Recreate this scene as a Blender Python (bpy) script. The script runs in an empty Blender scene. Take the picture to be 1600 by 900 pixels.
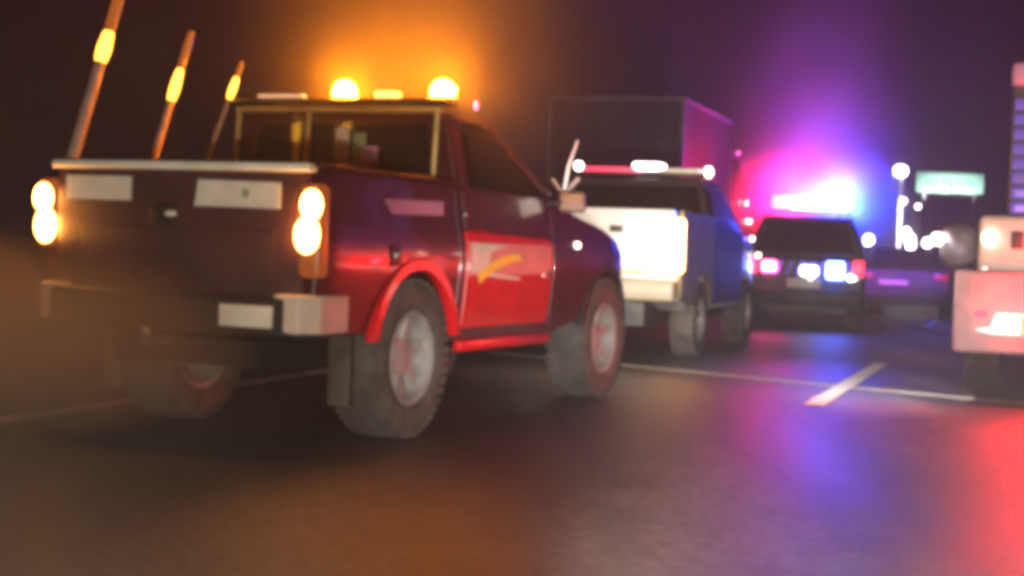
import bpy, bmesh, math, random
from mathutils import Vector, Matrix
R = math.radians
random.seed(7)
S = bpy.context.scene
COL = S.collection

# ------------------------------------------------------------------ camera
cd = bpy.data.cameras.new('camera'); cam = bpy.data.objects.new('camera', cd); COL.objects.link(cam)
cd.sensor_width = 36; cd.lens = 36 * 2402.6 / 1600; cd.clip_start = .05; cd.clip_end = 2000
cam.matrix_world = (Matrix.Translation((0, 0, 1.084)) @ Matrix.Rotation(R(90 - 1.441), 4, 'X')
                    @ Matrix.Rotation(R(2.256), 4, 'Z'))
cd.dof.use_dof = True; cd.dof.focus_distance = 12.0; cd.dof.aperture_fstop = 4.0
S.camera = cam

# ------------------------------------------------------------------ night sky
w = bpy.data.worlds.new('World'); S.world = w; w.use_nodes = True
nt = w.node_tree; bg = nt.nodes['Background']
sky = nt.nodes.new('ShaderNodeTexSky'); sky.sky_type = 'NISHITA'; sky.sun_disc = False
sky.sun_elevation = R(-4); sky.sun_rotation = R(200); sky.air_density = 2.0; sky.dust_density = 4.0
mix = nt.nodes.new('ShaderNodeMix'); mix.data_type = 'RGBA'; mix.inputs[0].default_value = .5
mix.inputs[6].default_value = (.050, .013, .020, 1)           # town glow on low cloud
nt.links.new(sky.outputs[0], mix.inputs[7]); nt.links.new(mix.outputs[2], bg.inputs[0])
bg.inputs[1].default_value = .32

# ------------------------------------------------------------------ exposure and renderer
S.view_settings.view_transform = 'Standard'; S.view_settings.look = 'None'
S.view_settings.exposure = 0.0; S.view_settings.gamma = 1.0
S.view_settings.use_curve_mapping = False
S.cycles.use_denoising = True
S.cycles.max_bounces = 6; S.cycles.volume_bounces = 0; S.cycles.sample_clamp_indirect = 4.0
S.cycles.use_light_tree = True; S.cycles.filter_width = 5.5
HAZE_DENSITY = .005

# ------------------------------------------------------------------ materials
def mat(name, col, rough=.5, metal=0, spec=.5, coat=0, emit=None, strength=0, noise=0, nscale=6, bump=0, bscale=40, alpha=1, trans=0):
    m = bpy.data.materials.new(name); m.use_nodes = True; n = m.node_tree; b = n.nodes['Principled BSDF']
    b.inputs['Base Color'].default_value = (*col, 1); b.inputs['Roughness'].default_value = rough
    b.inputs['Metallic'].default_value = metal; b.inputs['Specular IOR Level'].default_value = spec
    b.inputs['Coat Weight'].default_value = coat; b.inputs['Transmission Weight'].default_value = trans
    if emit:
        b.inputs['Emission Color'].default_value = (*emit, 1); b.inputs['Emission Strength'].default_value = strength
    if noise or bump:
        tc = n.nodes.new('ShaderNodeTexCoord')
    if noise:
        t = n.nodes.new('ShaderNodeTexNoise'); t.inputs['Scale'].default_value = nscale; t.inputs['Detail'].default_value = 6
        n.links.new(tc.outputs['Object'], t.inputs['Vector'])
        r = n.nodes.new('ShaderNodeMapRange'); r.inputs[1].default_value = .3; r.inputs[2].default_value = .7
        r.inputs[3].default_value = 1 - noise; r.inputs[4].default_value = 1 + noise
        n.links.new(t.outputs[0], r.inputs[0])
        v = n.nodes.new('ShaderNodeMix'); v.data_type = 'RGBA'; v.blend_type = 'MULTIPLY'; v.inputs[0].default_value = 1
        v.inputs[6].default_value = (*col, 1); n.links.new(r.outputs[0], v.inputs[7]); n.links.new(v.outputs[2], b.inputs['Base Color'])
        r2 = n.nodes.new('ShaderNodeMapRange'); r2.inputs[1].default_value = .3; r2.inputs[2].default_value = .7
        r2.inputs[3].default_value = min(1, rough * (1 + noise)); r2.inputs[4].default_value = rough * (1 - noise * .5)
        n.links.new(t.outputs[0], r2.inputs[0]); n.links.new(r2.outputs[0], b.inputs['Roughness'])
    if bump:
        t2 = n.nodes.new('ShaderNodeTexNoise'); t2.inputs['Scale'].default_value = bscale; t2.inputs['Detail'].default_value = 4
        n.links.new(tc.outputs['Object'], t2.inputs['Vector'])
        bp = n.nodes.new('ShaderNodeBump'); bp.inputs['Strength'].default_value = bump; bp.inputs['Distance'].default_value = .01
        n.links.new(t2.outputs[0], bp.inputs['Height']); n.links.new(bp.outputs[0], b.inputs['Normal'])
    return m

M = dict(
    maroon=mat('maroon_paint', (.050, .009, .015), .30, coat=.6, noise=.25, nscale=3, bump=.05, bscale=9),
    tail=mat('dusty_maroon_paint', (.075, .030, .034), .42, coat=.3, noise=.3, nscale=2.5),
    red=mat('red_paint', (.72, .010, .014), .28, coat=.8, noise=.15, nscale=3),
    cream=mat('cream_sheet', (.72, .62, .52), .5, noise=.08, nscale=9),
    pale=mat('pale_reflective_sheet', (.82, .80, .70), .45, noise=.10, nscale=8),
    salmon=mat('pale_red_panel', (.66, .22, .19), .4, noise=.15, nscale=4),
    yellow=mat('yellow_film', (.95, .62, .06), .4),
    green=mat('green_mark', (.28, .36, .16), .5),
    pink=mat('pink_highlight', (.55, .26, .42), .5),
    trim=mat('pale_aluminium_trim', (.86, .90, .82), .35, metal=0, noise=.1, nscale=6),
    chrome=mat('brushed_chrome', (.7, .66, .6), .22, metal=.9, noise=.15, nscale=5),
    dark=mat('black_plastic', (.02, .018, .018), .5, noise=.2, nscale=10),
    steel=mat('grey_steel', (.22, .21, .20), .4, metal=.6, noise=.2, nscale=8),
    rubber=mat('dusty_rubber', (.085, .078, .068), .85, noise=.35, nscale=7, bump=.3, bscale=60),
    darkrubber=mat('black_rubber', (.03, .03, .03), .8, noise=.3, nscale=7),
    rim=mat('dull_alloy', (.34, .33, .31), .55, metal=.2, noise=.25, nscale=9),
    glass=mat('dark_tinted_glass', (.015, .010, .010), .08, spec=.8),
    white=mat('white_paint', (.80, .79, .76), .3, coat=.5, noise=.05, nscale=3),
    grey=mat('dark_grey_paint', (.07, .06, .065), .5, coat=.1, noise=.15, nscale=3),
    shadow=mat('shaded_side_paint', (.035, .022, .03), .5, noise=.15),  # shade put into the paint of the white pickup's doors and cabin
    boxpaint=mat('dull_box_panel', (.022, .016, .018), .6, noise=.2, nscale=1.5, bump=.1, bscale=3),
    boxframe=mat('aluminium_box_frame', (.16, .14, .15), .45, metal=.3, noise=.15, nscale=4),
    lilac=mat('lilac_shutter', (.17, .12, .80), .4, metal=0, noise=.1, nscale=4),
    signgreen=mat('sign_sheet', (.48, .80, .64), .5, noise=.06, nscale=3),
    signmark=mat('sign_lettering', (.14, .34, .26), .5),
    galv=mat('galvanised_steel', (.5, .5, .52), .4, metal=.5, noise=.15, nscale=4),
    paint=mat('road_paint', (.86, .85, .82), .8, spec=.1, noise=.12, nscale=14),
    worn=mat('worn_line_paint', (.62, .57, .48), .8, spec=.1, noise=.3, nscale=20),
    pole=mat('scuffed_pole_plastic', (.45, .30, .24), .5, noise=.25, nscale=14),
)
def lamp(name, col, s): return mat(name, (.05, .05, .05), .3, emit=col, strength=s)
L = dict(
    amber=lamp('amber_beacon_lit', (1, .25, .006), 1150), amber_dim=lamp('amber_beacon_dim', (1, .36, .06), 6),
    amber_pole=lamp('amber_pole_lamp_lit', (1, .42, .03), 9), amber_low=lamp('amber_pole_lamp_low', (1, .22, .02), .4),
    tail_hot=lamp('tail_lamp_hot', (1, .36, .06), 60), tail_low=lamp('tail_lamp_low', (1, .17, .01), .3),
    orange=lamp('orange_tail_lamp', (1, .42, .10), 45), redlamp=lamp('red_lamp_lit', (1, .0015, .003), 1500),
    redsoft=lamp('red_lamp_soft', (1, .04, .10), 2.2),
    white=lamp('white_lamp_lit', (1, .86, .82), 14), whitefar=lamp('far_lamp_lit', (1, .85, .95), 40),
    warm=lamp('warm_lamp_lit', (1, .80, .62), 8),
    polred=lamp('police_red_lit', (1, .002, .05), 1200), polblue=lamp('police_blue_lit', (.012, .045, 1), 1500),
    polwhite=lamp('police_white_lit', (.85, .95, 1), 14),
    polcyan=lamp('police_cyan_lit', (.015, .10, 1), 450),
    pinkdot=lamp('pink_marker_lit', (1, .10, .45), 3),
    head=lamp('headlamp_lit', (1, .92, .8), 40),
    added_signlight=lamp('added_luminaire_lit', (.9, 1, .95), 30),
)

# ------------------------------------------------------------------ mesh helpers
class MB:
    def __init__(s): s.bm = bmesh.new()
    def box(s, x0, x1, y0, y1, z0, z1, bev=0, seg=2):
        vs = [s.bm.verts.new(p) for p in ((x0,y0,z0),(x1,y0,z0),(x1,y1,z0),(x0,y1,z0),(x0,y0,z1),(x1,y0,z1),(x1,y1,z1),(x0,y1,z1))]
        fs = [s.bm.faces.new([vs[i] for i in f]) for f in ((0,3,2,1),(4,5,6,7),(0,1,5,4),(1,2,6,5),(2,3,7,6),(3,0,4,7))]
        if bev:
            es = list({e for f in fs for e in f.edges})
            bmesh.ops.bevel(s.bm, geom=es, offset=bev, segments=seg, affect='EDGES', profile=.5)
        return s
    def prism(s, poly, a0, a1, axis='x', bev=0, seg=2):
        f3 = {'x': lambda a, p: (a, p[0], p[1]), 'y': lambda a, p: (p[0], a, p[1]), 'z': lambda a, p: (p[0], p[1], a)}[axis]
        A = [s.bm.verts.new(f3(a0, p)) for p in poly]; B = [s.bm.verts.new(f3(a1, p)) for p in poly]
        fs = [s.bm.faces.new(A), s.bm.faces.new(B[::-1])]
        n = len(poly)
        for i in range(n): fs.append(s.bm.faces.new((A[i], B[i], B[(i+1) % n], A[(i+1) % n])))
        if bev:
            es = list(fs[0].edges) + list(fs[1].edges)
            bmesh.ops.bevel(s.bm, geom=es, offset=bev, segments=seg, affect='EDGES', profile=.5)
        return s
    def hexa(s, lo, hi):      # lo, hi: four points each, joined to a solid
        A = [s.bm.verts.new(p) for p in lo]; B = [s.bm.verts.new(p) for p in hi]
        s.bm.faces.new(A[::-1]); s.bm.faces.new(B)
        for i in range(4): s.bm.faces.new((A[i], A[(i+1) % 4], B[(i+1) % 4], B[i]))
        return s
    def tube(s, pts, rad, n=12, cap=True):
        pts = [Vector(p) for p in pts]
        rads = rad if isinstance(rad, (list, tuple)) else [rad] * len(pts)
        rings = []
        for i, p in enumerate(pts):
            d = (pts[min(i+1, len(pts)-1)] - pts[max(i-1, 0)]).normalized()
            u = d.cross(Vector((0, 0, 1))) if abs(d.z) < .9 else d.cross(Vector((1, 0, 0)))
            u.normalize(); v = d.cross(u)
            rings.append([s.bm.verts.new(p + (u*math.cos(t) + v*math.sin(t)) * rads[i]) for t in [2*math.pi*k/n for k in range(n)]])
        for a, b in zip(rings, rings[1:]):
            for k in range(n): s.bm.faces.new((a[k], a[(k+1) % n], b[(k+1) % n], b[k]))
        if cap: s.bm.faces.new(rings[0][::-1]); s.bm.faces.new(rings[-1])
        return s
    def lathe_x(s, prof, cx, cy, cz, n=48, closed=True):   # prof: (x offset, radius)
        rings = [[s.bm.verts.new((cx + x, cy + r*math.cos(t), cz + r*math.sin(t))) for x, r in prof] for t in [2*math.pi*k/n for k in range(n)]]
        m = len(prof)
        for k in range(n):
            a, b = rings[k], rings[(k+1) % n]
            for j in range(m if closed else m-1):
                s.bm.faces.new((a[j], a[(j+1) % m], b[(j+1) % m], b[j]))
        return s
    def ball(s, c, rx, ry, rz, u=16, v=10):
        r = bmesh.ops.create_uvsphere(s.bm, u_segments=u, v_segments=v, radius=1)
        for q in r['verts']: q.co = Vector((c[0]+q.co.x*rx, c[1]+q.co.y*ry, c[2]+q.co.z*rz))
        return s
    def slice(s, axis, vals):
        for v in vals:
            co = [0, 0, 0]; no = [0, 0, 0]; co[axis] = v; no[axis] = 1
            bmesh.ops.bisect_plane(s.bm, geom=s.bm.verts[:] + s.bm.edges[:] + s.bm.faces[:], plane_co=co, plane_no=no)
        return s
    def warp(s, fn):
        for q in s.bm.verts: q.co = Vector(fn(*q.co))
        return s
    def build(s, name, m, parent=None, smooth=35, bevel=0, label=None):
        bmesh.ops.recalc_face_normals(s.bm, faces=s.bm.faces)
        me = bpy.data.meshes.new(name); s.bm.to_mesh(me); s.bm.free()
        me.materials.append(m)
        if smooth:
            me.shade_smooth(); me.set_sharp_from_angle(angle=R(smooth))
        o = bpy.data.objects.new(name, me); COL.objects.link(o)
        if parent: o.parent = parent
        if label: o['label'] = label
        if bevel:
            b = o.modifiers.new('bevel', 'BEVEL'); b.width = bevel; b.segments = 3; b.limit_method = 'ANGLE'; b.angle_limit = R(40)
        return o

def tag(o, label, cat, group=None, kind=None):
    if label: o['label'] = label
    if cat: o['category'] = cat
    if group: o['group'] = group
    if kind: o['kind'] = kind
    return o
def thing(name, label, cat, loc, yaw=0, group=None):
    o = bpy.data.objects.new(name, None); COL.objects.link(o); o.empty_display_size = .3
    o.location = loc; o.rotation_euler = (0, 0, -R(yaw)); return tag(o, label, cat, group)
def pivot(name, parent):
    o = bpy.data.objects.new(name, None); COL.objects.link(o); o.parent = parent; return o
def light(name, kind, energy, col, loc, aim=None, size=.1, angle=60, blend=.5, parent=None):
    d = bpy.data.lights.new(name, kind); d.energy = energy; d.color = col
    if kind == 'SPOT': d.spot_size = R(angle); d.spot_blend = blend; d.shadow_soft_size = size
    elif kind == 'POINT': d.shadow_soft_size = size
    o = bpy.data.objects.new(name, d); COL.objects.link(o); o.location = loc
    if aim is not None: o.rotation_euler = (Vector(aim) - Vector(loc)).to_track_quat('-Z', 'Y').to_euler()
    if parent: o.parent = parent
    return o

def arch(cy, r, z0, n=14, cz=None):
    """points of a wheel arch, rear to front, starting and ending on height z0"""
    cz = r * .82 if cz is None else cz
    a0 = math.asin(max(-1, min(1, (z0 - cz) / r)))
    return [(cy - r*math.cos(a0 + (math.pi - 2*a0) * k/n), cz + r*math.sin(a0 + (math.pi - 2*a0) * k/n)) for k in range(n+1)]

def make_wheel(parent, x, y, rad, wid, side, m_t='rubber', m_r='rim', lugs=44):
    """tyre and rim; side +1 shows its face to +x; x is the outer face"""
    p = pivot('wheel', parent)
    c = x - side * wid/2; h = wid/2; r = rad; ri = rad*.60
    t = MB()
    prof = [(-h*.92, ri), (-h, ri+.03), (-h*1.02, (ri+r)/2), (-h*.96, r-.05), (-h*.82, r-.014), (-h*.40, r-.004), (h*.40, r-.004),
            (h*.82, r-.014), (h*.96, r-.05), (h*1.02, (ri+r)/2), (h, ri+.03), (h*.92, ri)]
    t.lathe_x(prof, c, y, r, 56)
    for k in range(lugs):
        a = 2*math.pi*k/lugs
        for (u0, u1, da) in ((-.95, -.52, 0), (-.42, -.05, .5), (.05, .42, 0), (.52, .95, .5)):
            b = a + da*2*math.pi/lugs; hw = math.pi/lugs*.62
            r0 = r-.02; r1 = r+.006 if abs(u0+u1) < 1 else r-.001
            P = lambda u, ang, rr: (c+u*h, y+rr*math.cos(ang), r+rr*math.sin(ang))
            t.hexa([P(u0, b-hw, r0), P(u1, b-hw, r0), P(u1, b+hw, r0), P(u0, b+hw, r0)], [P(u0, b-hw, r1), P(u1, b-hw, r1), P(u1, b+hw, r1), P(u0, b+hw, r1)])
    t.build('tyre', M[m_t], p, smooth=30)
    q = MB(); s = side
    q.lathe_x([(s*h*.86, ri), (s*h*.94, ri-.012), (s*h*.86, ri-.035), (s*h*.2, ri-.05), (-s*h*.86, ri-.03), (-s*h*.9, ri)], c, y, r, 40)
    q.lathe_x([(s*h*.30, .004), (s*h*.55, .004), (s*h*.55, .085), (s*h*.48, .11), (s*h*.30, .11)], c, y, r, 24)
    for k in range(6):
        a = 2*math.pi*k/6+.3; ca, sa = math.cos(a), math.sin(a)
        P = lambda rr, tt, xx: (c+s*xx*h, y+rr*ca-tt*sa, r+rr*sa+tt*ca)
        q.hexa([P(.09, -.035, .3), P(ri-.02, -.05, .3), P(ri-.02, .05, .3), P(.09, .035, .3)], [P(.09, -.03, .5), P(ri-.02, -.035, .62), P(ri-.02, .035, .62), P(.09, .03, .5)])
    q.build('rim', M[m_r], p, smooth=30)
    return p

# ------------------------------------------------------------------ ground and markings
ROAD_YAW = 18.0
g = MB(); g.box(-400, 400, -200, 600, -.3, 0)
gm = mat('wet_asphalt', (.045, .042, .042), .4, spec=.22)
n = gm.node_tree; b = n.nodes['Principled BSDF']
tc = n.nodes.new('ShaderNodeTexCoord')
mp = n.nodes.new('ShaderNodeMapping'); mp.inputs['Rotation'].default_value = (0, 0, R(ROAD_YAW)); mp.inputs['Scale'].default_value = (1, .12, 1)
n.links.new(tc.outputs['Object'], mp.inputs['Vector'])
big = n.nodes.new('ShaderNodeTexNoise'); big.inputs['Scale'].default_value = .9; big.inputs['Detail'].default_value = 5
n.links.new(mp.outputs[0], big.inputs['Vector'])
fine = n.nodes.new('ShaderNodeTexNoise'); fine.inputs['Scale'].default_value = 90; fine.inputs['Detail'].default_value = 3
n.links.new(tc.outputs['Object'], fine.inputs['Vector'])
cr = n.nodes.new('ShaderNodeValToRGB'); cr.color_ramp.elements[0].color = (.038, .029, .028, 1); cr.color_ramp.elements[1].color = (.14, .13, .12, 1)
cr.color_ramp.elements[0].position = .42; cr.color_ramp.elements[1].position = .66
n.links.new(big.outputs[0], cr.inputs[0])
mx = n.nodes.new('ShaderNodeMix'); mx.data_type = 'RGBA'; mx.blend_type = 'MULTIPLY'; mx.inputs[0].default_value = .55
n.links.new(cr.outputs[0], mx.inputs[6]); n.links.new(fine.outputs[0], mx.inputs[7]); # tyre-polished paler wheel track running along the lane
m0 = n.nodes.new('ShaderNodeMapping'); m0.inputs['Rotation'].default_value = (0, 0, R(ROAD_YAW)); n.links.new(tc.outputs['Object'], m0.inputs['Vector'])
sx = n.nodes.new('ShaderNodeSeparateXYZ'); n.links.new(m0.outputs[0], sx.inputs[0])
def mth(op, a, bb=None):
    k = n.nodes.new('ShaderNodeMath'); k.operation = op
    for i, v in enumerate((a, bb)):
        if v is None: continue
        if isinstance(v, (int, float)): k.inputs[i].default_value = v
        else: n.links.new(v, k.inputs[i])
    return k.outputs[0]
wob = n.nodes.new('ShaderNodeTexNoise'); wob.inputs['Scale'].default_value = 1.7; wob.inputs['Detail'].default_value = 6; n.links.new(tc.outputs['Object'], wob.inputs['Vector'])
dist = mth('ABSOLUTE', mth('ADD', mth('ADD', sx.outputs[0], 1.15), mth('MULTIPLY', mth('SUBTRACT', wob.outputs[0], .5), 1.1)))
band = n.nodes.new('ShaderNodeMapRange'); band.inputs[1].default_value = .15; band.inputs[2].default_value = .75; band.inputs[3].default_value = 2.6; band.inputs[4].default_value = 1.0
n.links.new(dist, band.inputs[0])
spk = n.nodes.new('ShaderNodeTexNoise'); spk.inputs['Scale'].default_value = 14; spk.inputs['Detail'].default_value = 8; spk.inputs['Roughness'].default_value = .75; n.links.new(tc.outputs['Object'], spk.inputs['Vector'])
sp2 = n.nodes.new('ShaderNodeMapRange'); sp2.inputs[1].default_value = .35; sp2.inputs[2].default_value = .65; sp2.inputs[3].default_value = .55; sp2.inputs[4].default_value = 1.5; n.links.new(spk.outputs[0], sp2.inputs[0])
mm = n.nodes.new('ShaderNodeMix'); mm.data_type = 'RGBA'; mm.blend_type = 'MULTIPLY'; mm.inputs[0].default_value = 1
n.links.new(mx.outputs[2], mm.inputs[6]); n.links.new(mth('MULTIPLY', band.outputs[0], sp2.outputs[0]), mm.inputs[7]); n.links.new(mm.outputs[2], b.inputs['Base Color'])
rr = n.nodes.new('ShaderNodeMapRange'); rr.inputs[1].default_value = .3; rr.inputs[2].default_value = .7; rr.inputs[3].default_value = .40; rr.inputs[4].default_value = .56
n.links.new(big.outputs[0], rr.inputs[0]); n.links.new(rr.outputs[0], b.inputs['Roughness'])
bp = n.nodes.new('ShaderNodeBump'); bp.inputs['Strength'].default_value = .6; bp.inputs['Distance'].default_value = .008
n.links.new(fine.outputs[0], bp.inputs['Height']); n.links.new(bp.outputs[0], b.inputs['Normal'])
tag(g.build('road', gm, smooth=0), 'dark wet asphalt highway with soft reflections of the lights', None, kind='structure')

def strip(name, p0, p1, wd, m, label):
    p0, p1 = Vector(p0), Vector(p1); d = (p1-p0).normalized(); nrm = Vector((-d.y, d.x)) * wd/2
    q = MB(); N = max(2, int((p1-p0).length/.15)); z = .004; prev = None
    for k in range(N+1):
        c = p0 + (p1-p0)*k/N; j = random.uniform(.94, 1.03)
        a = q.bm.verts.new((*(c+nrm*j), z)); b_ = q.bm.verts.new((*(c-nrm*j), z))
        if prev: q.bm.faces.new((prev[0], a, b_, prev[1]))
        prev = (a, b_)
    return tag(q.build(name, m, smooth=0), label, None, kind='structure')
strip('lane_line', (-4.2, 4.4), (2.3, 25.1), .16, M['worn'], 'thin worn line running along the lane on the left')
strip('cross_line', (-.2, 15.98), (6.5, 10.37), .22, M['worn'], 'thin pale line crossing the lanes behind the pickup')
z_up = strip('lane_dash', (2.29, 11.5), (4.02, 16.62), .155, M['paint'], 'white painted lane dash crossing the thin line'); z_up.location.z = .004
strip('lane_dash', (7.35, 27.2), (8.7, 31.4), .155, M['paint'], 'far white lane dash beside the fire engine')

# ------------------------------------------------------------------ the near pickup
PX, PY, PYAW = -1.315, 8.976, 23.47
pk = thing('pickup_truck', 'dark maroon pickup with red door, amber roof beacons and lit tail lamps', 'pickup truck', (PX, PY, 0), PYAW)
HW = .845; RAIL = 1.455
def side_x(x, y, z):           # tumblehome, waist bulge and rounded corners of the body
    k = 1.0 + .022*math.exp(-((z-1.0)/.17)**2)
    if z > 1.1: k -= .05 * (z-1.1)/.36
    if z < .75: k -= .035 * (.75-z)/.3
    if y > 2.9: k -= .10 * ((y-2.9)/.75)**2
    if y < -.85: k -= .03 * ((-.85-y)/.24)**2
    return (x*k, y, z)
arc_r = arch(0, .52, .60, cz=.47); arc_f = arch(3.131, .52, .60, cz=.47)
# bed sides
for s in (-1, 1):
    q = MB(); poly = [(-1.08, .60)] + arc_r + [(.535, .56), (.535, RAIL), (-1.08, RAIL)]
    q.prism(poly, s*(HW-.07), s*HW, bev=.0)
    q.slice(2, (.68, .76, .84, .9, .95, 1.0, 1.05, 1.12, 1.2, 1.3, 1.4)).slice(1, (-1.0, -.93, -.86))
    q.warp(side_x); q.build('bed_side', M['maroon'], pk, bevel=.012)
    f = MB()                                           # wheel-arch lip
    ar = [p for p in arch(0, .545, .56, 20, cz=.47)]; ai = arch(0, .475, .56, 20, cz=.47)
    f.prism(ar + ai[::-1], s*(HW-.02), s*(HW+.035)); f.build('wheel_arch', M['red'] if s > 0 else M['maroon'], pk, bevel=.008, label='bright red wheel arch lip' if s > 0 else None)
MB().box(-.77, .77, -1.03, .53, .84, .90).build('bed_floor', M['dark'], pk)
MB().box(-.77, .77, .49, .53, .90, RAIL-.02).build('bed_front', M['maroon'], pk)
for s in (-1, 1):
    MB().box(s*.77, s*.845, -1.07, .54, RAIL, RAIL+.018, .006).build('bed_rail', M['dark'], pk)
MB().box(-.45, .45, -1.0, 3.4, .42, .56).build('chassis', M['dark'], pk)
MB().tube([(-.6, 0, .45), (.6, 0, .45)], .06).build('rear_axle', M['dark'], pk)
# tailgate
q = MB(); q.box(-.765, .765, -1.10, -1.04, .78, 1.425, .012)
q.box(-.60, .60, -1.108, -1.098, .86, 1.13, .008)
tg = q.build('tailgate', M['tail'], pk)
MB().box(-.80, .80, -1.125, -1.03, 1.428, 1.472, .012, 3).build('top_trim', M['trim'], tg)
MB().box(-.71, -.285, -1.106, -1.102, 1.262, 1.388).build('reflective_panel', M['pale'], tg, label='left pale reflective panel on the tailgate')
q = MB().prism([(.115, 1.245), (.63, 1.240), (.63, 1.372), (.135, 1.380)], -1.106, -1.102, 'y'); q.build('reflective_panel', M['pale'], tg, label='larger right pale reflective panel with faint marks')
MB().ball((.425, -1.107, 1.315), .022, .003, .022).build('green_emblem', M['green'], tg)
MB().box(.115, .63, -1.109, -1.1065, 1.243, 1.254).build('panel_edge', M['white'], tg)
q = MB(); q.box(-.16, .02, -1.118, -1.10, 1.14, 1.25, .01); hd = q.build('handle', M['dark'], tg)
MB().ball((-.015, -1.128, 1.20), .038, .012, .017).build('emblem', M['white'], tg, label='small bright oval badge beside the handle')
# bumper and plate
q = MB(); q.prism([(-.86, -1.08), (-.80, -1.17), (-.6, -1.21), (.6, -1.21), (.80, -1.17), (.86, -1.08), (.80, -1.05), (-.80, -1.05)], .60, .80, 'z')
bp_ = q.build('rear_bumper', M['dark'], pk, bevel=.015)
for s in (-1, 1):
    MB().prism([(s*.66, -1.19), (s*.80, -1.18), (s*.875, -1.08), (s*.875, -.80), (s*.845, -.80), (s*.80, -1.06), (s*.66, -1.06)], .62, .815, 'z').build('bumper_end', M['cream'], bp_, bevel=.012)
MB().box(.37, .68, -1.228, -1.215, .645, .755, .004).build('license_plate', M['pale'], pk)
MB().tube([(0, -1.1, .55), (0, -1.32, .55)], .03).ball((0, -1.33, .60), .03, .03, .03).build('tow_hitch', M['steel'], pk)
for s in (-1, 1):
    MB().box(s*.80-.13*(s > 0)-.0*(s < 0), s*.80+.0+.13*(s < 0), -.64, -.62, .22, .62, .005).build('mud_flap', M['rubber'], pk)
# tail lamps
for s in (-1, 1):
    x0, x1 = (.745, .862) if s > 0 else (-.905, -.785)
    h_ = MB().box(x0-.01, x1+.005, -1.105, -1.0, .90 if s > 0 else 1.0, 1.37, .03, 3).build('tail_lamp', L['tail_low'], pk, label='lit tail lamp glowing orange around white hot bulbs')
    MB().ball(((x0+x1)/2+.012*s, -1.112, 1.265), (.058), .03, .075).build('upper_bulb', L['tail_hot'], h_)
    MB().ball(((x0+x1)/2-.008*s, -1.112, 1.115), .068, .03, .09).build('lower_bulb', L['tail_hot'], h_)
# cab lower, doors, hood, fenders
q = MB(); q.prism([(.545, .52), (2.02, .52), (2.02, RAIL-.01), (.545, RAIL)], -HW, HW)
q.slice(2, (.68, .76, .84, .9, .95, 1.0, 1.05, 1.12, 1.2, 1.3, 1.4)).warp(side_x); q.build('cab', M['maroon'], pk, bevel=.015)
front = [(2.03, .52)] + [(y, z) for y, z in arc_f if y < 3.66] + [(3.66, .60), (3.68, .85), (3.62, 1.05), (3.45, 1.17), (3.1, 1.25), (2.6, 1.32), (2.03, 1.43)]
q = MB(); q.prism(front, -HW, HW); q.slice(2, (.68, .76, .84, .9, .95, 1.0, 1.05, 1.12, 1.2, 1.3)).slice(1, (2.5, 2.9, 3.1, 3.3, 3.45, 3.55)).warp(side_x)
q.build('fender', M['maroon'], pk, bevel=.02)
q = MB(); q.prism([(2.06, 1.434), (2.6, 1.325), (3.1, 1.255), (3.42, 1.18), (3.42, 1.20), (3.1, 1.285), (2.6, 1.36), (2.06, 1.462)], -.68, .68)
q.slice(0, (-.5, -.3, .3, .5)).warp(lambda x, y, z: (x, y, z - .05*(abs(x)/.68)**3)); q.build('hood', M['maroon'], pk, bevel=.008)
q = MB(); q.box(-.76, .76, 3.62, 3.80, .50, .72, .03, 3); q.build('front_bumper', M['chrome'], pk)
q = MB(); q.box(-.45, .45, 3.64, 3.70, .76, 1.02, .02)
for k in range(5): q.box(-.43, .43, 3.70, 3.715, .79+k*.045, .81+k*.045)
q.build('grille', M['dark'], pk)
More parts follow.
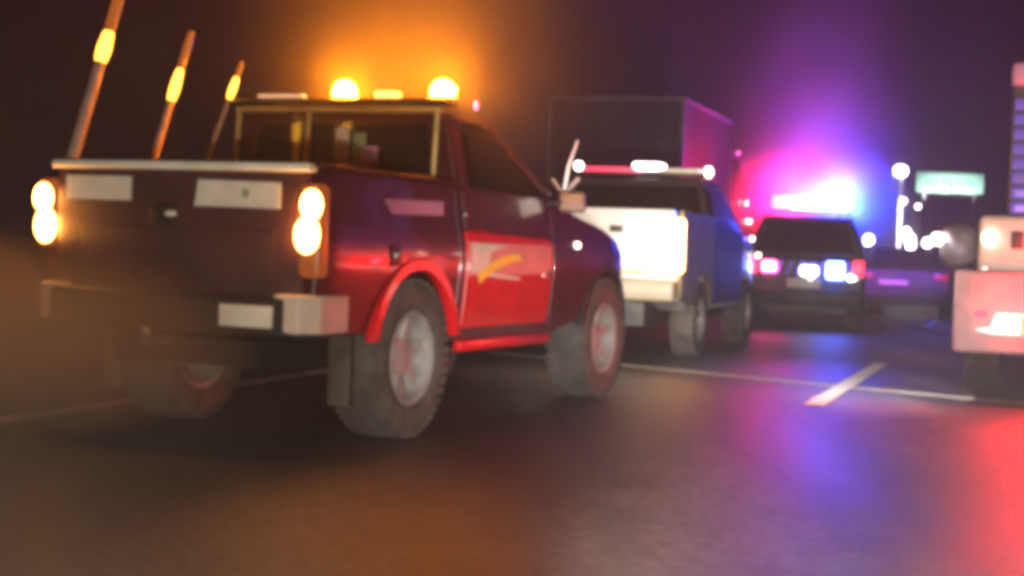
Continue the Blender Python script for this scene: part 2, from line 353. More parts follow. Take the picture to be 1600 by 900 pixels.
for s in (-1, 1):
    f = MB(); f.prism(arch(3.131, .545, .56, 20, cz=.47) + arch(3.131, .475, .56, 20, cz=.47)[::-1], s*(HW-.03), s*(HW+.02))
    f.warp(lambda x, y, z: (x*(1-.05*max(0, (y-2.9)/.75)**2), y, z)); f.build('wheel_arch', M['dark'], pk, bevel=.008)
    h_ = MB().box(s*.60-.12, s*.60+.12, 3.62, 3.70, .82, 1.0, .02).build('headlight', L['head'], pk)
    for side in (s,):
        d = MB(); dm = 'red' if s > 0 else 'maroon'
        d.prism([(.62, .60), (1.96, .60), (1.97, 1.12), (1.93, 1.16), (.62, 1.18)], s*(HW-.01), s*(HW+.012))
        d.slice(2, (.68, .76, .84, .9, .95, 1.0, 1.05, 1.12)).warp(side_x)
        door = d.build('door', M[dm], pk, bevel=.01, label='bright red door with a pale band and yellow swoosh' if s > 0 else None)
        d = MB(); d.box(s*(HW-.01) if s > 0 else s*(HW+.012), s*(HW+.012) if s > 0 else s*(HW-.01), .62, 1.93, 1.19, 1.42)
        d.slice(2, (1.2, 1.3, 1.4)).warp(side_x); d.build('door_top', M['maroon'], door, bevel=.006)
        if s > 0:
            # pale band with a cream patch at its left, swoosh and marks
            d = MB().prism([(.64, .91), (1.93, .93), (1.93, 1.118), (.64, 1.12)], HW+.0125, HW+.0155); d.slice(2, (.95, 1.0, 1.05, 1.1)).warp(side_x); d.build('door_band', M['salmon'], door)
            d = MB().prism([(.66, .93), (.90, .945), (.93, 1.06), (1.18, 1.105), (.66, 1.112)], HW+.0158, HW+.0175); d.slice(2, (.90, .95, 1.0, 1.05)).warp(side_x); d.build('band_patch', M['cream'], door)
            top = [(.76+.62*t, .93+.125*(1-(1-t)**2.2)) for t in [k/10 for k in range(11)]]
            low = [(y+.03, z-.062+.018*k/10) for k, (y, z) in enumerate(top)]
            d = MB().prism(top+low[::-1], HW+.0178, HW+.0205); d.slice(2, (.90, .95, 1.0, 1.05)).warp(side_x); d.build('yellow_swoosh', M['yellow'], door)
            d = MB().prism([(.82, .915), (1.40, .885), (1.40, .905), (.9, .935)], HW+.0178, HW+.020); d.slice(2, (.90, .95, 1.0, 1.05)).warp(side_x); d.build('swoosh_tail', M['cream'], door)
            d = MB().ball((HW+.012, 1.32+.15, 1.04), .01, .035, .02).build('round_mark', M['cream'], door)
            MB().box(HW-.005, HW+.035, 1.80, 1.92, .90, .945, .012, 3).build('door_handle', M['chrome'], door)
        MB().box(s*HW-.03, s*HW+.03, .56, 1.98, .46, .53, .02).build('running_board', M['red'] if s > 0 else M['dark'], pk)
MB().box(HW-.002, HW+.02, 2.43, 2.50, 1.11, 1.15, .008).build('marker_lamp', L['warm'], pk, label='small lit marker lamp on the front fender')
# greenhouse
zb, zt = RAIL-.005, 1.875
def gx(z): return .795 - .095*(z-zb)/(zt-zb)
P_ = [(-gx(zb), .56, zb), (gx(zb), .56, zb), (gx(zb), 2.02, zb), (-gx(zb), 2.02, zb)]
T_ = [(-gx(zt), .60, zt-.03), (gx(zt), .60, zt-.03), (gx(zt), 1.18, zt-.03), (-gx(zt), 1.18, zt-.03)]
q = MB()
def post(q, a, b_, r=.026): q.tube([a, b_], r, 8)
for i in range(4): post(q, P_[i], T_[i], .03)
post(q, (gx(zb), .66, zb), (gx(zt), .70, zt-.03), .022); post(q, (-gx(zb), .66, zb), (-gx(zt), .70, zt-.03), .022)
q.box(-.80, .80, .55, .60, zb-.03, zb+.06, .01); q.build('cab_frame', M['maroon'], pk)
q = MB(); q.box(-.72, .72, .57, 1.20, zt-.05, zt, .03, 4); q.slice(0, (-.5, 0, .5)).warp(lambda x, y, z: (x, y, z + .012*(1-(x/.72)**2))); q.build('roof', M['maroon'], pk)
q = MB(); q.hexa([(-.79, .555, zb-.02), (.79, .555, zb-.02), (.79, .60, zb-.02), (-.79, .60, zb-.02)], [(-.70, .585, zt-.03), (.70, .585, zt-.03), (.70, .63, zt-.03), (-.70, .63, zt-.03)]); q.build('cab_back', M['maroon'], pk, bevel=.01)
for s in (-1, 1):
    q = MB(); q.hexa([(s*.80, .57, zb), (s*.80, .76, zb), (s*.76, .76, zb), (s*.76, .57, zb)], [(s*.71, .60, zt-.03), (s*.71, .79, zt-.03), (s*.67, .79, zt-.03), (s*.67, .60, zt-.03)]); q.build('pillar', M['maroon'], pk, bevel=.01)
def pane(name, pts, parent, off, m='glass', th=.006):
    pts = [Vector(p) for p in pts]; nn = (pts[1]-pts[0]).cross(pts[2]-pts[0]).normalized()
    if nn.dot(Vector(off)) < 0: nn = -nn
    q = MB(); q.hexa([p for p in pts], [p+nn*th for p in pts]); return q.build(name, M[m], parent, smooth=0)
for s in (-1, 1):
    pane('side_window', [(s*(gx(zb+.01)+.008), .80, zb), (s*(gx(zb+.01)+.008), 1.94, zb), (s*(gx(zt-.05)+.008), 1.18, zt-.05), (s*(gx(zt-.05)+.008), .83, zt-.05)], pk, (s, 0, 0))
pane('windshield', [(-.76, 2.0, zb), (.76, 2.0, zb), (.67, 1.2, zt-.05), (-.67, 1.2, zt-.05)], pk, (0, 1, 1))
rw = pane('rear_window', [(-.64, .548, zb+.06), (.64, .548, zb+.06), (.58, .576, zt-.06), (-.58, .576, zt-.06)], pk, (0, -1, 0))
q = MB().box(-.02, .075, .535, .545, 1.60, 1.79, .01); q.build('sticker', M['cream'], rw)
q = MB().box(.10, .19, .535, .545, 1.57, 1.76, .01); q.build('sticker', M['green'], rw)
q = MB().box(.175, .28, .525, .535, 1.56, 1.68, .01); q.build('sticker', M['pink'], rw)
# headache rack and light bar
q = MB()
for x in (-.70, -.19, .69): q.tube([(x, .47, RAIL+.01), (x, .50, 1.90)], .017, 8)
q.tube([(-.72, .50, 1.90), (.72, .50, 1.90)], .018, 8); q.tube([(-.70, .47, 1.50), (.69, .47, 1.50)], .012, 8)
q.build('rack', mat('yellow_rack', (.55, .38, .12), .45, noise=.2), pk)
lb = MB().box(-.74, .76, .46, .66, 1.92, 1.965, .015).build('light_bar', M['dark'], pk)
for x in (0.02, .69):
    MB().tube([(x, .56, 1.955), (x, .56, 1.98)], .07, 20).build('beacon_base', M['dark'], lb)
    q = MB().tube([(x, .56, 1.975), (x, .56, 1.985), (x, .56, 2.02), (x, .56, 2.06), (x, .56, 2.075)], [.066, .070, .068, .048, .014], 20)
    if x > .5: MB.ball(q, (x+.07, .53, 2.02), .03, .02, .018)
    q.build('beacon', L['amber'], lb, label='glowing amber beacon on the roof bar')
q = MB().box(.25, .40, .50, .60, 1.965, 2.01, .015); q.build('spot_lamp', L['amber_dim'], lb)
q = MB().box(-.55, -.22, .46, .52, 1.966, 1.99, .008); q.build('bar_lens', lamp('amber_lens_faint', (1, .5, .25), .8), lb)
MB().ball((.80, .80, 1.95), .014, .014, .03).build('roof_marker', L['pinkdot'], pk)
# mirrors and whip aerial
for s in (-1, 1):
    q = MB().box(s*.97-.09, s*.97+.09, 2.02, 2.08, 1.35, 1.49, .025, 3); mr = q.build('mirror', M['steel'], pk)
    MB().tube([(s*.80, 1.98, 1.40), (s*.93, 2.04, 1.42)], .018, 8).build('mirror_arm', M['dark'], mr)
    MB().box(s*.97-.075, s*.97+.075, 2.012, 2.018, 1.365, 1.475).build('mirror_glass', M['chrome'], mr)
q = MB(); c0 = Vector((.80, 2.30, 1.36))
q.tube([c0, c0+Vector((0, 0, .13))], .028, 10)
q.tube([c0+Vector((0, 0, .12)), c0+Vector((-.09, 0, .23))], .012, 8); q.tube([c0+Vector((0, 0, .12)), c0+Vector((.11, 0, .24))], .017, 8)
q.tube([c0+Vector((0, 0, .13)), c0+Vector((.03, 0, .32)), c0+Vector((.09, 0, .50))], [.010, .012, .006], 8)
q.build('aerial_bracket', M['galv'], pk)
for (x, y) in ((1, 0), (-1, 0), (1, 3.131), (-1, 3.131)):
    make_wheel(pk, x*(HW+.01), y, .45, .31, x)
q = MB().prism([(-.28, 1.25), (.34, 1.265), (.36, 1.345), (-.36, 1.33)], HW+.0005, HW+.006); q.slice(2, (1.3,)).warp(side_x); q.build('side_highlight', M['pink'], pk)  # pink strip stands in for a pale highlight on the bed side
q = MB().box(HW+.018, HW+.026, -.36, -.24, .97, 1.08, .006); q.build('fuel_door', M['maroon'], pk); MB().ball((HW+.034, -.30, 1.03), .012, .022, .022).build('fuel_cap', M['chrome'], pk)
MB().ball((HW+.005, .60, 1.28), .014, .02, .02).build('lock', M['chrome'], pk)
# its headlights throw their light on the white truck ahead
for s in (-1, 1):
    light('headlight_beam', 'SPOT', 330, (1, .93, .78), (s*.60, 3.78, .92), (s*.45+.25, 9.0, 1.05), .05, 52, .6, pk)

# ------------------------------------------------------------------ poles carried in the bed
def marker_pole(base, top, rad, t0, t1, lab):
    b0, t_ = Vector(base), Vector(top); d = t_-b0
    root = thing('marker_pole', lab, 'pole', base, 0, 'slanted poles with amber lamps in the pickup bed')
    MB().tube([(0, 0, 0), d*.5, d], [rad, rad*.85, rad*.55], 12).build('pole', M['pole'], root)
    q = MB(); N = 6
    pts = [d*(t0+(t1-t0)*k/N) for k in range(N+1)]; prof = [.55, .8, 1.0, 1.1, 1.0, .85, .6]
    q.tube(pts, [rad*.95*p + .002 for p in prof], 14); q.build('amber_lamp', L['amber_pole'], root)
    q = MB(); q.tube([d*t1, d*(t1+.5*(t1-t0)), d*min(1, t1+1.2*(t1-t0))], [rad*.9, rad*.95, rad*.75], 12); q.build('amber_sleeve', L['amber_low'], root)
    return root
def loc(x, y, z):
    a = R(PYAW); return (PX+x*math.cos(a)+y*math.sin(a), PY-x*math.sin(a)+y*math.cos(a), z)
marker_pole(loc(-.80, -.97, 1.45), loc(-.72, -.62, 2.62), .034, .46, .66, 'leftmost and thickest slanted pole, standing behind the tailgate corner')
marker_pole(loc(-.80, -.27, 1.45), loc(-.72, -.01, 2.31), .025, .46, .74, 'middle slanted pole with an amber lamp in the pickup bed')
marker_pole(loc(-.80, .25, 1.45), loc(-.72, .54, 2.20), .019, .66, .86, 'shortest slanted pole, rising from the bed rail nearest the cab')

# ------------------------------------------------------------------ generic wagon or pickup further ahead
def vehicle(root, L_, W_, prof_low, wheels, gh, paint, wr=.38, under='dark', bev=.03, tyre='darkrubber'):
    """prof_low: top outline rear to front above the sills; gh: greenhouse base y0,y1, top y0,y1, z0,z1, half widths"""
    hw = W_/2
    lo = [(0.03, .38)]
    for wy in wheels: lo += arch(wy, wr+.07, .38, 12, cz=wr)
    lo += [(L_-.03, .38)]
    q = MB(); q.prism(lo + prof_low[::-1], -hw, hw); q.slice(2, (.6, .8, 1.0, 1.2)).slice(1, (.15, .4, L_-.8, L_-.5, L_-.2))
    def wp(x, y, z):
        k = 1 - .04*max(0, (z-.9)/.5) - .03*max(0, (.6-z)/.25)
        if y > L_-.9: k -= .12*((y-L_+.9)/.9)**2
        if y < .35: k -= .05*((.35-y)/.35)**2
        return (x*k, y, z)
    q.warp(wp); body = q.build('body', paint, root, bevel=bev)
    y0, y1, ty0, ty1, z0, z1, w0, w1 = gh
    q = MB(); q.hexa([(-w0, y0, z0), (w0, y0, z0), (w0, y1, z0), (-w0, y1, z0)], [(-w1, ty0, z1), (w1, ty0, z1), (w1, ty1, z1), (-w1, ty1, z1)])
    q.build('cabin', paint, root, bevel=.04)
    def P(x, fy, fz):           # point on the cabin: fy 0..1 rear to front, fz 0..1 up
        ya = y0+(ty0-y0)*fz; yb = y1+(ty1-y1)*fz; ww = w0+(w1-w0)*fz
        return (x*ww, ya+(yb-ya)*fy, z0+(z1-z0)*fz)
    for s in (-1, 1):
        for a, b_ in ((.06, .34), (.38, .64), (.67, .92)):
            pane('side_window', [P(s*1.002, a, .1), P(s*1.002, b_, .1), P(s*1.002, b_, .86), P(s*1.002, a, .86)], root, (s, 0, 0))
    pane('rear_window', [P(-.86, 0, .12), P(.86, 0, .12), P(.84, 0, .84), P(-.84, 0, .84)], root, (0, -1, 0), th=.012)
    pane('windshield', [P(-.9, 1, .08), P(.9, 1, .08), P(.88, 1, .9), P(-.88, 1, .9)], root, (0, 1, 0), th=.012)
    for wy in wheels:
        for s in (-1, 1): make_wheel(root, s*(hw-.01), wy, wr, .24, s, tyre, 'rim', 30)
    MB().box(-hw+.05, hw-.05, -.07, .06, .42, .64, .03, 3).build('rear_bumper', M[under], root)
    MB().box(-hw+.08, hw-.08, L_-.06, L_+.07, .40, .62, .03, 3).build('front_bumper', M[under], root)
    MB().box(-hw*.7, hw*.7, .3, L_-.3, .28, .42).build('chassis', M['dark'], root)
    return body

# white pickup ahead, its tailgate lit by the near pickup's headlights
wt = thing('white_pickup', 'pickup with shade-darkened doors and roof light bar, its white tailgate blazing in headlight glare', 'pickup truck', (.80, 15.82, 0), 18)
hwx = .96
lo = [(0.12, .62)] + arch(1.15, .50, .50, 12, cz=.42) + arch(4.25, .50, .50, 12, cz=.42) + [(5.3, .50), (5.36, .95), (5.25, 1.15), (4.9, 1.26), (4.0, 1.36), (3.6, 1.42), (1.75, 1.46), (1.75, 1.0), (.12, 1.0)]
q = MB(); q.prism(lo, -hwx+.06, hwx-.06); q.slice(1, (4.4, 4.7, 5.0)).warp(lambda x, y, z: (x*(1-.10*max(0, (y-4.4)/.95)**2), y, z)); q.build('body', M['white'], wt, bevel=.03)
for s in (-1, 1):
    q = MB(); q.prism([(0.0, .66)] + arch(1.15, .48, .56, 12, cz=.42) + [(1.74, .56), (1.74, 1.53), (0, 1.55)], s*(hwx-.059), s*hwx); q.build('bed_side', mat('shaded_cream_paint', (.20, .155, .10), .5, noise=.2), wt, bevel=.02)  # bed side colour holds its shade and the warm tint of the light
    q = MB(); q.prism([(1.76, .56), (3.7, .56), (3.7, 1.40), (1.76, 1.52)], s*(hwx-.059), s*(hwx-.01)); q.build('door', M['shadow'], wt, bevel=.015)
q = MB(); q.box(-.86, .86, -.05, .02, .86, 1.545, .015); q.box(-.70, .62, -.062, -.048, .92, 1.36, .012); tg2 = q.build('tailgate', M['white'], wt)
MB().box(.20, .34, -.075, -.06, 1.30, 1.37, .01).build('handle', M['dark'], tg2)
q = MB().prism([(-.30, 1.02), (-.22, 1.30), (-.26, 1.36), (-.38, 1.34), (-.38, 1.0)], -.066, -.060, 'y'); q.build('dark_emblem', M['grey'], tg2)
q = MB().prism([(-.38, .97), (0, .90), (.3, .885), (.62, .89), (.62, .912), (0, .93), (-.3, .985)], -.067, -.061, 'y'); q.build('gold_stripe', M['yellow'], tg2)
for s in (-1, 1):
    MB().box(s*.915-.045, s*.915+.045, -.045, .10, .92, 1.45, .02, 3).build('tail_lamp', L['orange'] if s > 0 else L['tail_low'], wt)
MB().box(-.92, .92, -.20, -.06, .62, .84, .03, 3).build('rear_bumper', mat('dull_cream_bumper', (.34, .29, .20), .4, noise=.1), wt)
MB().box(-.6, .6, -.1, 5.1, .36, .60).build('chassis', M['dark'], wt)
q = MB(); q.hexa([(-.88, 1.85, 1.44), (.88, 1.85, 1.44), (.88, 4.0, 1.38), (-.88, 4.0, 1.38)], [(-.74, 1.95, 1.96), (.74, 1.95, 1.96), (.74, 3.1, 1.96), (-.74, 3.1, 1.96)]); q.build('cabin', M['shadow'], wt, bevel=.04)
pane('rear_window', [(-.78, 1.845, 1.50), (.78, 1.845, 1.50), (.70, 1.915, 1.86), (-.70, 1.915, 1.86)], wt, (0, -1, 0), th=.012)
for s in (-1, 1):
    pane('side_window', [(s*.872, 2.0, 1.50), (s*.872, 3.55, 1.50), (s*.775, 3.0, 1.86), (s*.775, 2.08, 1.86)], wt, (s, 0, 0), th=.012)
pane('windshield', [(-.80, 3.86, 1.48), (.80, 3.86, 1.48), (.72, 3.28, 1.86), (-.72, 3.28, 1.86)], wt, (0, 1, .4), th=.012)
lb = MB().box(-.76, .76, 2.02, 2.34, 1.99, 2.03, .01).build('light_bar', M['dark'], wt)
MB().box(-.70, -.06, 2.03, 2.33, 2.03, 2.085, .015).build('red_lens', L['redsoft'], lb); MB().box(.22, .68, 2.03, 2.33, 2.03, 2.085, .015).build('clear_lens', M['pale'], lb)
MB().ball((-.76, 2.1, 2.09), .05, .05, .05).build('end_lamp', L['white'], lb); MB().ball((.78, 2.1, 2.05), .045, .05, .06).build('end_lamp', L['white'], lb)
MB().box(-.10, .24, 2.03, 2.30, 2.07, 2.14, .03, 3).build('centre_lamp', L['white'], lb)
for (s, y) in ((1, 1.15), (-1, 1.15), (1, 4.25), (-1, 4.25)): make_wheel(wt, s*(hwx-.01), y, .41, .27, s, 'rubber', 'rim', 30)
MB().box(.92, .97, 4.85, 4.93, 1.10, 1.16, .01).build('marker_lamp', L['warm'], wt)

# box truck ahead
bt = thing('box_truck', 'tall dim box truck with pale roof frame standing beyond the white pickup', 'truck', (1.6, 25.4, 0), 18)
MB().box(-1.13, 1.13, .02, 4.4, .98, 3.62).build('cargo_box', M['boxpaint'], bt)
q = MB()
for x in (-1.15, 1.09):
    q.box(x, x+.06, -.02, .06, .95, 3.66)
q.box(-1.15, 1.15, -.021, .055, 3.60, 3.67); q.box(-1.15, 1.15, -.021, .055, .93, 1.0); q.box(1.085, 1.15, .06, 4.42, 3.60, 3.67); q.box(-1.15, -1.085, .06, 4.42, 3.60, 3.67)
q.build('box_frame', M['boxframe'], bt)
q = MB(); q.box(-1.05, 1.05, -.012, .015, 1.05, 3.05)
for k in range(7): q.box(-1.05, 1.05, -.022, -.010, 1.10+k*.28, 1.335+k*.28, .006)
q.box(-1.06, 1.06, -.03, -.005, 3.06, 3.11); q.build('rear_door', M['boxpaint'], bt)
MB().box(-1.1, 1.1, -.10, .02, .50, .62, .02).build('rear_bumper', M['steel'], bt)
MB().box(-.45, .45, .1, 7.6, .55, .92).build('chassis', M['dark'], bt)
q = MB().prism([(4.5, .9), (4.5, 3.05), (4.75, 3.2), (5.7, 3.16), (6.25, 2.1), (7.35, 1.85), (7.75, 1.55), (7.85, .75), (7.2, .65), (4.6, .65)], -1.08, 1.08); q.build('cab', M['grey'], bt, bevel=.06)
for s in (-1, 1): pane('side_window', [(s*1.085, 4.95, 2.2), (s*1.085, 6.1, 2.2), (s*1.085, 5.6, 3.0), (s*1.085, 4.95, 3.0)], bt, (s, 0, 0))
q = MB().tube([(1.12, 6.0, 3.05), (1.2, 6.35, 2.5), (1.2, 6.4, 2.1), (1.1, 6.3, 1.9)], .03, 8); q.build('mirror_bracket', M['galv'], bt)
for p in ((1.16, 6.45, 2.2), (1.12, 7.0, 1.85), (1.1, 7.6, 1.50), (1.12, 5.4, 3.14)): MB().ball(p, .045, .045, .045).build('marker_lamp', L['white'] if p[2] < 3 else L['pinkdot'], bt)
for (s, y) in ((1, 1.2), (-1, 1.2), (1, 6.8), (-1, 6.8)): make_wheel(bt, s*1.08, y, .48, .3, s, 'darkrubber', 'rim', 24)

# police car
pc = thing('police_car', 'dark police wagon with dazzling red and blue roof lights', 'police car', (4.57, 24.1, 0), 12)
vehicle(pc, 4.9, 1.9, [(0, .75), (.0, 1.10), (.12, 1.16), (3.7, 1.16), (4.5, 1.05), (4.88, .85)], (1.05, 3.95),
        (.08, 3.75, .35, 2.9, 1.14, 1.78, .90, .70), M['grey'])
for s in (-1, 1): MB().box(s*.82-.09, s*.82+.09, -.03, .10, .86, 1.12, .02, 3).build('tail_lamp', L['redsoft'], pc)
MB().box(-.26, .26, -.09, -.06, .66, .80, .01).build('license_plate', M['pale'], pc)
q = MB()
for k in range(8):
    x = -.64+k*.165; q.prism([(x, .86), (x+.08, .86), (x+.16, 1.08), (x+.08, 1.08)], -.012, -.003, 'y')
q.build('rear_chevrons', M['lilac'], pc)
MB().box(-.95, -.90, 1.6, 1.95, 1.16, 1.26, .02).build('mirror', M['dark'], pc)
lb = MB().box(-.66, .66, 2.05, 2.38, 1.90, 1.96, .015).build('light_bar', M['dark'], pc)
MB().box(-.64, -.34, 2.05, 2.37, 1.965, 2.19, .05, 3).build('red_lens', L['polred'], lb)
MB().box(-.335, .0, 2.06, 2.36, 1.965, 2.16, .05, 3).build('clear_lens', L['polwhite'], lb)
MB().box(.005, .30, 2.05, 2.37, 1.965, 2.19, .05, 3).build('cyan_lens', L['polcyan'], lb)
MB().box(.305, .64, 2.05, 2.37, 1.965, 2.19, .05, 3).build('blue_lens', L['polblue'], lb)
for x in (-.5, .5): MB().box(x-.03, x+.03, 2.1, 2.3, 1.77, 1.91).build('riser', M['dark'], lb)
MB().box(-.66, -.44, -.06, .0, .90, 1.06, .03, 3).build('rear_flasher', lamp('rear_red_lit', (1, .05, .22), 60), pc)
MB().box(-.06, .20, -.06, .0, .86, 1.0, .03, 3).build('rear_flasher', lamp('rear_white_lit', (.8, .85, 1), 14), pc)
MB().box(.34, .60, -.06, .0, .82, 1.08, .03, 3).build('rear_flasher', lamp('rear_blue_lit', (.06, .12, 1), 90), pc)

# dark sedan and far lights
sd = thing('dark_sedan', 'dark grey sedan standing beyond the lane dash, below the street lamp', 'sedan', (7.62, 30.0, 0), 18)
vehicle(sd, 4.7, 1.82, [(0, .72), (.02, .98), (.9, 1.02), (3.3, .98), (4.4, .84), (4.68, .66)], (1.0, 3.75),
        (.55, 3.5, 1.25, 2.5, .98, 1.42, .84, .62), M['grey'], wr=.33)
MB().box(-.45, .10, -.09, -.06, .68, .78, .01).build('license_plate', M['pale'], sd)
for s in (-1, 1): MB().box(s*.72-.14, s*.72+.14, -.02, .05, .80, .92, .015).build('tail_lamp', M['red'], sd)

sl = thing('street_lamp', 'tall slim street lamp with a bright white head, left of the lit sign', 'street lamp', (27.5, 110, 0), 0)
MB().tube([(0, 0, 0), (0, 0, 7.6)], [.16, .10], 10).build('post', L['white'] if False else mat('lamp_post_white', (.8, .78, .82), .5), sl)
q = MB().ball((-.1, 0, 7.75), .42, .42, .36); q.build('lamp_head', lamp('street_lamp_lit', (.95, .88, 1), 60), sl)
MB().ball((.15, -.2, 5.6), .22, .22, .22).build('small_lamp', L['white'], sl)
light('post_fill_light', 'SPOT', 25000, (.9, .85, 1), (-1.2, -3.0, 8.2), (0, 0, 2.5), .2, 50, .8, sl)  # unseen spot added to brighten the post

sg = thing('guide_sign', 'wide pale green highway guide sign lit by an added lamp bar below, on two posts', 'road sign', (21.1, 75, .25), 3)
MB().box(-1.63, 1.63, -.03, .03, 4.42, 5.38, .04).build('sign_panel', M['signgreen'], sg)
q = MB(); q.box(-1.66, 1.66, -.028, .05, 5.385, 5.43); q.box(-1.66, 1.66, -.028, .05, 4.37, 4.415); q.build('sign_frame', M['steel'], sg)
q = MB(); random.seed(3); x = -1.2; q.box(-1.2, 1.2, -.0365, -.0315, 4.712, 4.722)
while x < 1.2:
    wd = random.choice((.10, .14, .18)); q.box(x, x+wd*.5, -.036, -.031, 4.72, 4.72+random.choice((.22, .30))); q.box(x+wd*.25, x+wd, -.036, -.031, 4.72+random.choice((0, .1, .2)), 4.80+random.choice((0, .1, .2))); x += wd+.09
    if random.random() < .2: x += .16
q.build('lettering', M['signmark'], sg)
for x in (-1.2, 1.2): MB().box(x-.06, x+.06, .055, .17, 0, 5.3).build('post', M['steel'], sg)
MB().box(-1.3, 1.3, -.95, -.85, 4.15, 4.20).build('added_luminaire', M['steel'], sg)  # added lamp bar, replaces the bright return of the reflective sheeting
for x in (-1.0, 0, 1.0): light('sign_fill_light', 'SPOT', 170, (.85, 1, .93), (x, -.9, 4.24), (x, 0, 4.95), .1, 120, .8, sg)

def far_lamp(px, py, Y, h, r, lab, m='whitefar', cat='street lamp'):
    o = thing('distant_lamp', lab, cat, (px, Y, 0), 0, 'distant lamps along the highway')
    MB().tube([(0, 0, 0), (0, 0, py)], .05, 8).build('post', M['steel'], o)
    MB().ball((0, -.06, py+r*.8), r, r*.8, h).build('lamp_head', L[m], o)
far_lamp(20.35, 2.50, 80, .34, .20, 'tiny white lamp at the foot of the tall street lamp')
far_lamp(15.45, 1.80, 60, .36, .15, 'taller oval white lamp just right of the tall street lamp')
far_lamp(16.1, 1.85, 60, .17, .15, 'small pinkish lamp low between the tall street lamp and the fire engine')
far_lamp(20.9, 4.05, 80, .10, .10, 'dim dot of a lamp under the left end of the guide sign')
far_lamp(13.8, 1.85, 60, .20, .18, 'white lamp just right of the police car, left of the sedan')
far_lamp(11.4, .75, 50, .12, .11, 'faint low lamp between the police car and the sedan')

# fire engine at the right edge
fe = thing('fire_engine', 'fire engine rear with red and cream panels at the right edge', 'fire engine', (4.70, 11.70, 0), 18)
# local x from -1.25 (its left rear corner) to 1.25
MB().box(-1.25, 1.25, .35, 7.0, .45, 1.05, .02).build('lower_body', M['red'], fe)
MB().box(-1.28, -.66, -.02, .34, .42, 1.06, .03, 3).build('corner_panel', mat('scuffed_pink_panel', (.62, .36, .37), .4, noise=.15), fe)
MB().box(-.655, 1.28, .0, .33, .42, 1.06, .02).build('tail_board', M['red'], fe)
q = MB(); q.prism([(-1.00, .62), (-.96, .735), (1.25, .715), (1.25, .57), (-.98, .575), (-1.12, .60)], -.032, -.024, 'y'); q.build('glow_stripe', lamp('reflective_stripe_glow', (1, .93, .72), 1.7), fe)  # reflective stripe, its headlight return put in as glow
q = MB().box(-1.12, -1.03, -.05, -.022, .70, .745, .012); q.build('small_lamp', L['redsoft'], fe)
MB().box(-.78, -.74, -.036, -.0325, .575, .725).build('stripe_joint', M['yellow'], fe)
MB().box(-1.12, -1.02, -.03, .02, 1.065, 1.10, .01).build('step_plate', M['chrome'], fe)
q = MB().box(-1.12, 1.2, .10, 6.8, 1.062, 1.50, .05, 3); q.build('equipment_deck', M['cream'], fe)
for x in (-1.04, -.66, .2): MB().ball((x, .06, 1.32), .055, .03, .06).build('deck_lamp', L['warm'], fe)
q = MB(); q.box(-.88, -.78, .085, .1, 1.24, 1.38, .01); q.build('deck_latch', M['dark'], fe)
q = MB().box(-1.42, -1.125, .22, .60, 1.08, 1.44, .12, 4); q.build('locker', mat('pale_grey_locker', (.13, .12, .15), .5, noise=.3), fe)
MB().ball((-1.44, .20, 1.30), .05, .05, .05).build('added_side_lamp', L['warm'], fe)  # added lamp body for the light on the lane dash
light('dash_fill_light', 'SPOT', 130, (1, .95, .93), (-1.52, .15, 1.42), (-2.15, .75, 0), .05, 155, .8, fe)  # added source, brightens the lane dash and the road beside it
MB().box(-.92, 1.2, .45, 6.9, 1.502, 2.62, .03).build('upper_body', M['grey'], fe)
q = MB()
for k in range(8): q.box(-.90, 1.15, .415, .447, 1.53+k*.118, 1.625+k*.118, .012)
q.build('roller_shutter', M['lilac'], fe)
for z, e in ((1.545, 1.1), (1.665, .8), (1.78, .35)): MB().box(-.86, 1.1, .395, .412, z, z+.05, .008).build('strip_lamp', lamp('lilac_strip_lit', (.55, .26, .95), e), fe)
MB().box(-.93, -.55, .36, .70, 2.55, 2.74, .04, 3).build('roof_lamp_housing', M['pink'], fe)
for s in (-1, 1): 
    for y in (2.0, 5.6): make_wheel(fe, s*1.22, y, .48, .3, s, 'darkrubber', 'rim', 24)
rl = MB().ball((-.57, -.09, .90), .07, .05, .09).build('red_flasher', L['redlamp'], fe, label='strong red warning lamp beyond the frame edge')

# ------------------------------------------------------------------ headlights of the car the picture is taken from
light('own_headlight', 'SPOT', 800, (1, .80, .62), (-.62, 1.2, .60), (-1.3, 9, .70), .06, 62, .7)
light('own_headlight', 'SPOT', 3400, (1, .92, .88), (.62, 1.2, .60), (3.2, 14, .1), .06, 50, .7)

# ------------------------------------------------------------------ haze
h_ = MB(); h_.box(-420, 420, -220, 620, -1.4, 14)
hm = bpy.data.materials.new('haze'); hm.use_nodes = True; hn = hm.node_tree
for x in list(hn.nodes):
    if x.type == 'BSDF_PRINCIPLED': hn.nodes.remove(x)
pv = hn.nodes.new('ShaderNodeVolumePrincipled'); pv.inputs['Color'].default_value = (.9, .9, .92, 1)
pv.inputs['Density'].default_value = HAZE_DENSITY; pv.inputs['Anisotropy'].default_value = .15
out = [x for x in hn.nodes if x.type == 'OUTPUT_MATERIAL'][0]; hn.links.new(pv.outputs[0], out.inputs['Volume'])
tag(h_.build('haze', hm, smooth=0), 'thin night haze glowing round every lamp', None, kind='stuff')

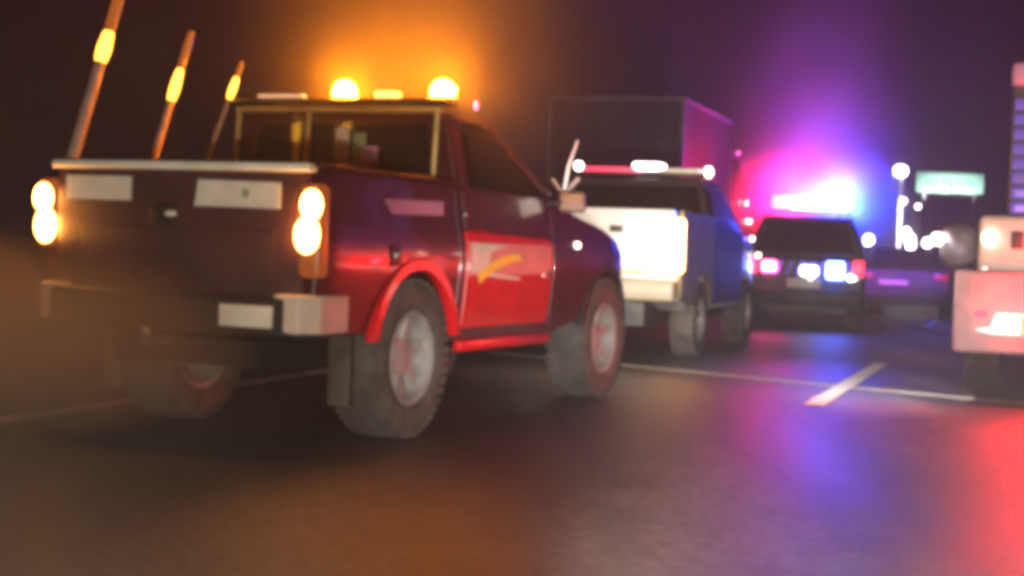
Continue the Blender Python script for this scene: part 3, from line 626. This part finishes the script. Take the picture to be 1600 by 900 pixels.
# exhaust smoke drifting under and behind the near pickup
q = MB().ball((0, 0, 0), 1.7, .8, .55, 24, 14)
sm = bpy.data.materials.new('exhaust_smoke'); sm.use_nodes = True; sn = sm.node_tree
for x in list(sn.nodes):
    if x.type == 'BSDF_PRINCIPLED': sn.nodes.remove(x)
pv = sn.nodes.new('ShaderNodeVolumePrincipled'); pv.inputs['Color'].default_value = (.85, .62, .36, 1)
tc = sn.nodes.new('ShaderNodeTexCoord'); nz = sn.nodes.new('ShaderNodeTexNoise'); nz.inputs['Scale'].default_value = 2.2; nz.inputs['Detail'].default_value = 3
sn.links.new(tc.outputs['Object'], nz.inputs['Vector'])
gr = sn.nodes.new('ShaderNodeTexGradient'); gr.gradient_type = 'SPHERICAL'
mp = sn.nodes.new('ShaderNodeMapping'); mp.inputs['Scale'].default_value = (1/1.7, 1/.8, 1/.55)
sn.links.new(tc.outputs['Object'], mp.inputs['Vector']); sn.links.new(mp.outputs[0], gr.inputs['Vector'])
m1 = sn.nodes.new('ShaderNodeMath'); m1.operation = 'MULTIPLY'; sn.links.new(nz.outputs[0], m1.inputs[0]); sn.links.new(gr.outputs[1], m1.inputs[1])
m2 = sn.nodes.new('ShaderNodeMath'); m2.operation = 'MULTIPLY'; m2.inputs[1].default_value = 2.8; sn.links.new(m1.outputs[0], m2.inputs[0])
sn.links.new(m2.outputs[0], pv.inputs['Density'])
out = [x for x in sn.nodes if x.type == 'OUTPUT_MATERIAL'][0]; sn.links.new(pv.outputs[0], out.inputs['Volume'])
o = q.build('exhaust_smoke', sm, smooth=60); o.location = (-2.75, 7.6, .56); o.rotation_euler = (0, 0, -R(PYAW))
tag(o, 'brownish exhaust smoke drifting low behind the pickup', None, kind='stuff')

def added_halo(name, c, rad, dens, col, lab):  # volumes added round the lamps to stand for their lens glow
    q = MB().ball((0, 0, 0), *rad, 28, 18)
    m = bpy.data.materials.new(name); m.use_nodes = True; n = m.node_tree
    for x in list(n.nodes):
        if x.type == 'BSDF_PRINCIPLED': n.nodes.remove(x)
    pv = n.nodes.new('ShaderNodeVolumePrincipled'); pv.inputs['Color'].default_value = (*col, 1)
    tc = n.nodes.new('ShaderNodeTexCoord'); nz = n.nodes.new('ShaderNodeTexNoise'); nz.inputs['Scale'].default_value = 1.1; nz.inputs['Detail'].default_value = 2
    n.links.new(tc.outputs['Object'], nz.inputs['Vector'])
    gr = n.nodes.new('ShaderNodeTexGradient'); gr.gradient_type = 'QUADRATIC_SPHERE'
    mp = n.nodes.new('ShaderNodeMapping'); mp.inputs['Scale'].default_value = tuple(1/r for r in rad)
    n.links.new(tc.outputs['Object'], mp.inputs['Vector']); n.links.new(mp.outputs[0], gr.inputs['Vector'])
    a = n.nodes.new('ShaderNodeMath'); a.operation = 'MULTIPLY'; n.links.new(nz.outputs[0], a.inputs[0]); n.links.new(gr.outputs[1], a.inputs[1])
    b = n.nodes.new('ShaderNodeMath'); b.operation = 'MULTIPLY'; b.inputs[1].default_value = dens; n.links.new(a.outputs[0], b.inputs[0])
    n.links.new(b.outputs[0], pv.inputs['Density'])
    out = [x for x in n.nodes if x.type == 'OUTPUT_MATERIAL'][0]; n.links.new(pv.outputs[0], out.inputs['Volume'])
    o = q.build(name, m, smooth=60); o.location = c; tag(o, lab, None, kind='stuff')
added_halo('added_halo', (-.62, 9.5, 2.5), (1.5, .9, 2.0), .38, (.9, .9, .9), 'added halo in the air glowing orange above the pickup beacons')
added_halo('added_halo', (4.35, 26.15, 2.1), (.95, .8, 1.0), 5.0, (.9, .9, .9), 'small dense added halo glowing pink left of the police lights')
added_halo('added_halo', (5.75, 26.0, 2.1), (1.0, .8, 1.1), 6.0, (.9, .9, .9), 'small dense added halo glowing blue right of the police lights')
added_halo('added_halo', (5.1, 26.0, 3.1), (2.1, 1.5, 5.4), .48, (.9, .9, .9), 'tall added halo glowing red and blue around the police lights')
